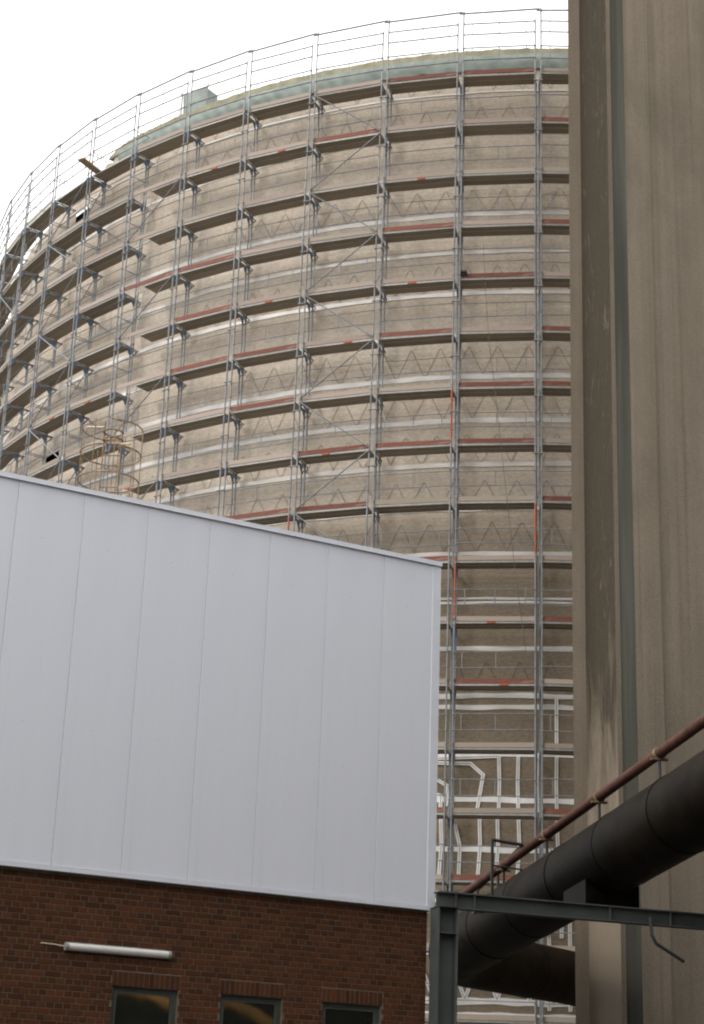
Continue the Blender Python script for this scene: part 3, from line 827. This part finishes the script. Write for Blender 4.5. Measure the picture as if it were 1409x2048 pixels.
# thin red pipe above it
UPR = Vector((-.02, 0, 1.20))
rpipe = thing('red_pipe', 'thin red-brown pipe on short posts above the thick dark pipe', 'pipe', FARP + UPR)
A, B = FARP + UPR + DIRP * .9 + Vector((0, 0, -.08)), END2 + UPR + Vector((0, 0, .10))
base_ = FARP + UPR
build(MB().tube([A - base_, B - base_], .093, 16), 'pipe_run', M['redpipe'], rpipe, smooth=True)
for s_ in (3.0, 5.65, 8.45, 11.2, 14.0, 17):
    c = A + (B - A).normalized() * s_ - base_; d = (B - A).normalized()
    build(MB().tube([c - d * .03, c + d * .03], .112, 14), 'clamp', M['rust'], rpipe)
    build(MB().tube([c + Vector((0, 0, -.10)), c + Vector((0, 0, -.62))], .028, 8), 'support_post', M['black'], rpipe)
    build(MB().obox(c + Vector((0, 0, -.10)), d * .03, side * .15, Vector((0, 0, .018))), 'clamp_foot', M['rust'], rpipe)

# black handrail on the little walkway beyond the beam
hr = thing('handrail', 'bent black tube handrail behind the gantry beam', 'handrail', (-.63, 35.0, 0))
bse = Vector((-.63, 35, 0)); zr = 7.48
P1, P2 = Vector((-.63, 35, zr)) - bse, Vector((-.04, 35.53, zr)) - bse
P3 = Vector((-1.10, 42.3, zr)) - bse
dn = lambda q, z: Vector((q.x, q.y, z))
build(MB().tube([P1, P2, P3], .034, 8), 'top_rail', M['black'], hr)
build(MB().tube([dn(P1, 6.98), dn(P2, 6.98), dn(P3, 6.98)], .018, 8), 'mid_rail', M['black'], hr)
for q in (P1, P2.lerp(P3, .5), P3): build(MB().tube([dn(q, 6.30), q], .032, 8), 'post', M['black'], hr)
wk = MB()
e = (P3 - P2).normalized(); sdv = Vector((e.y, -e.x, 0))
wk.obox((P2 + P3) / 2 - Vector((0, 0, zr)) + Vector((0, 0, 6.28)) - sdv * .35, e * ((P3 - P2).length / 2 + .1), sdv * .45, Vector((0, 0, .02)))
build(wk, 'walkway', M['steel'], hr)
for q in (.12, .5, .88):
    c = P2.lerp(P3, q); t_ = (c.y + bse.y - FARP.y) / DIRP.y; g_ = FARP + DIRP * t_ - bse
    build(MB().tube([dn(c - sdv * .75, 6.23), Vector((g_.x, g_.y, 6.23))], .035, 8), 'bracket', M['steel'], hr)

# ------------------------------------------------------------------ unseen hall and block added to shade the yard; panes mirror the block
oh = thing('shade_hall', 'unseen long dark hall added behind the viewer to shade the yard', 'hall', (-1.417, 28.0675, 0))
OF = -28.0
build(MB().box((-45, OF - 14, 0), (-1, OF, 12.5)), 'wall', M['dark'], oh, mw=HM)
build(MB().box((-45.3, OF - 14.3, 12.501), (-.8, OF + .4, 12.9)), 'eaves', M['roof'], oh, mw=HM)
for i in range(8): build(MB().box((-40 + 5 * i, OF - .05, 6.0), (-37.4 + 5 * i, OF + .03, 9.2)), 'window', M['glass'], oh, mw=HM)

sb = thing('silo_block', 'unseen tall dark block added opposite the tower to shade it', 'building', (-1.417, 28.0675, 0))  # added out of view to block sky from tower, pipes and lower silo
build(MB().box((6.0, -58, 0), (52, -13, 40)), 'wall', M['dark'], sb, mw=HM)
build(MB().box((5.7, -58.3, 40.001), (52.3, -12.7, 40.6)), 'parapet', M['dark'], sb, mw=HM)
for i in range(9): build(MB().box((9.4 + 5 * i, -13.0, 0), (10.0 + 5 * i, -12.7, 40)), 'pilaster', M['dark'], sb, mw=HM)
sp = thing('service_pipe', 'ochre clad service pipe along the dark block across the yard', 'pipe', (-1.417, 28.0675, 0))
pz = [(40, 6.2), (32, 6.05), (28.5, 5.9), (26.5, 5.75), (24.8, 5.5), (23.2, 5.17), (21.8, 5.2), (20.3, 5.15), (19, 5.0), (17.8, 4.75), (16.5, 4.35), (15, 3.9), (13.5, 3.6)]
build(MB().tube([(5.5, -o_, z) for o_, z in pz], .17, 12), 'pipe_run', M['ochre'], sp, smooth=True, mw=HM)
for o_, z in pz[::2]: build(MB().box((5.5, -o_ - .03, z - .05), (5.98, -o_ + .03, z + .05)), 'bracket', M['steel'], sp, mw=HM)

# unseen raised box added right of the viewer to shade tower foot and pipes
cg = thing('conveyor_gallery', 'long dark sheeted conveyor gallery on trestles right of the pipe gantry', 'gallery', (5.3, 0.0, 0))
build(MB().box((0, 0, 8.6), (5, 29, 12.2)), 'housing', M['dark'], cg)
build(MB().box((-.15, -.2, 12.201), (5.15, 29.2, 12.4)), 'roof', M['roof'], cg)
for y in (1.0, 10.0, 19.0):
    for x in (.6, 4.4):
        build(MB().box((x - .12, y - .12, 0), (x + .12, y + .12, 8.599)), 'trestle_leg', M['steel'], cg)
    build(MB().box((.72, y - .06, 6.2), (4.28, y + .06, 6.4)), 'trestle_tie', M['steel'], cg)
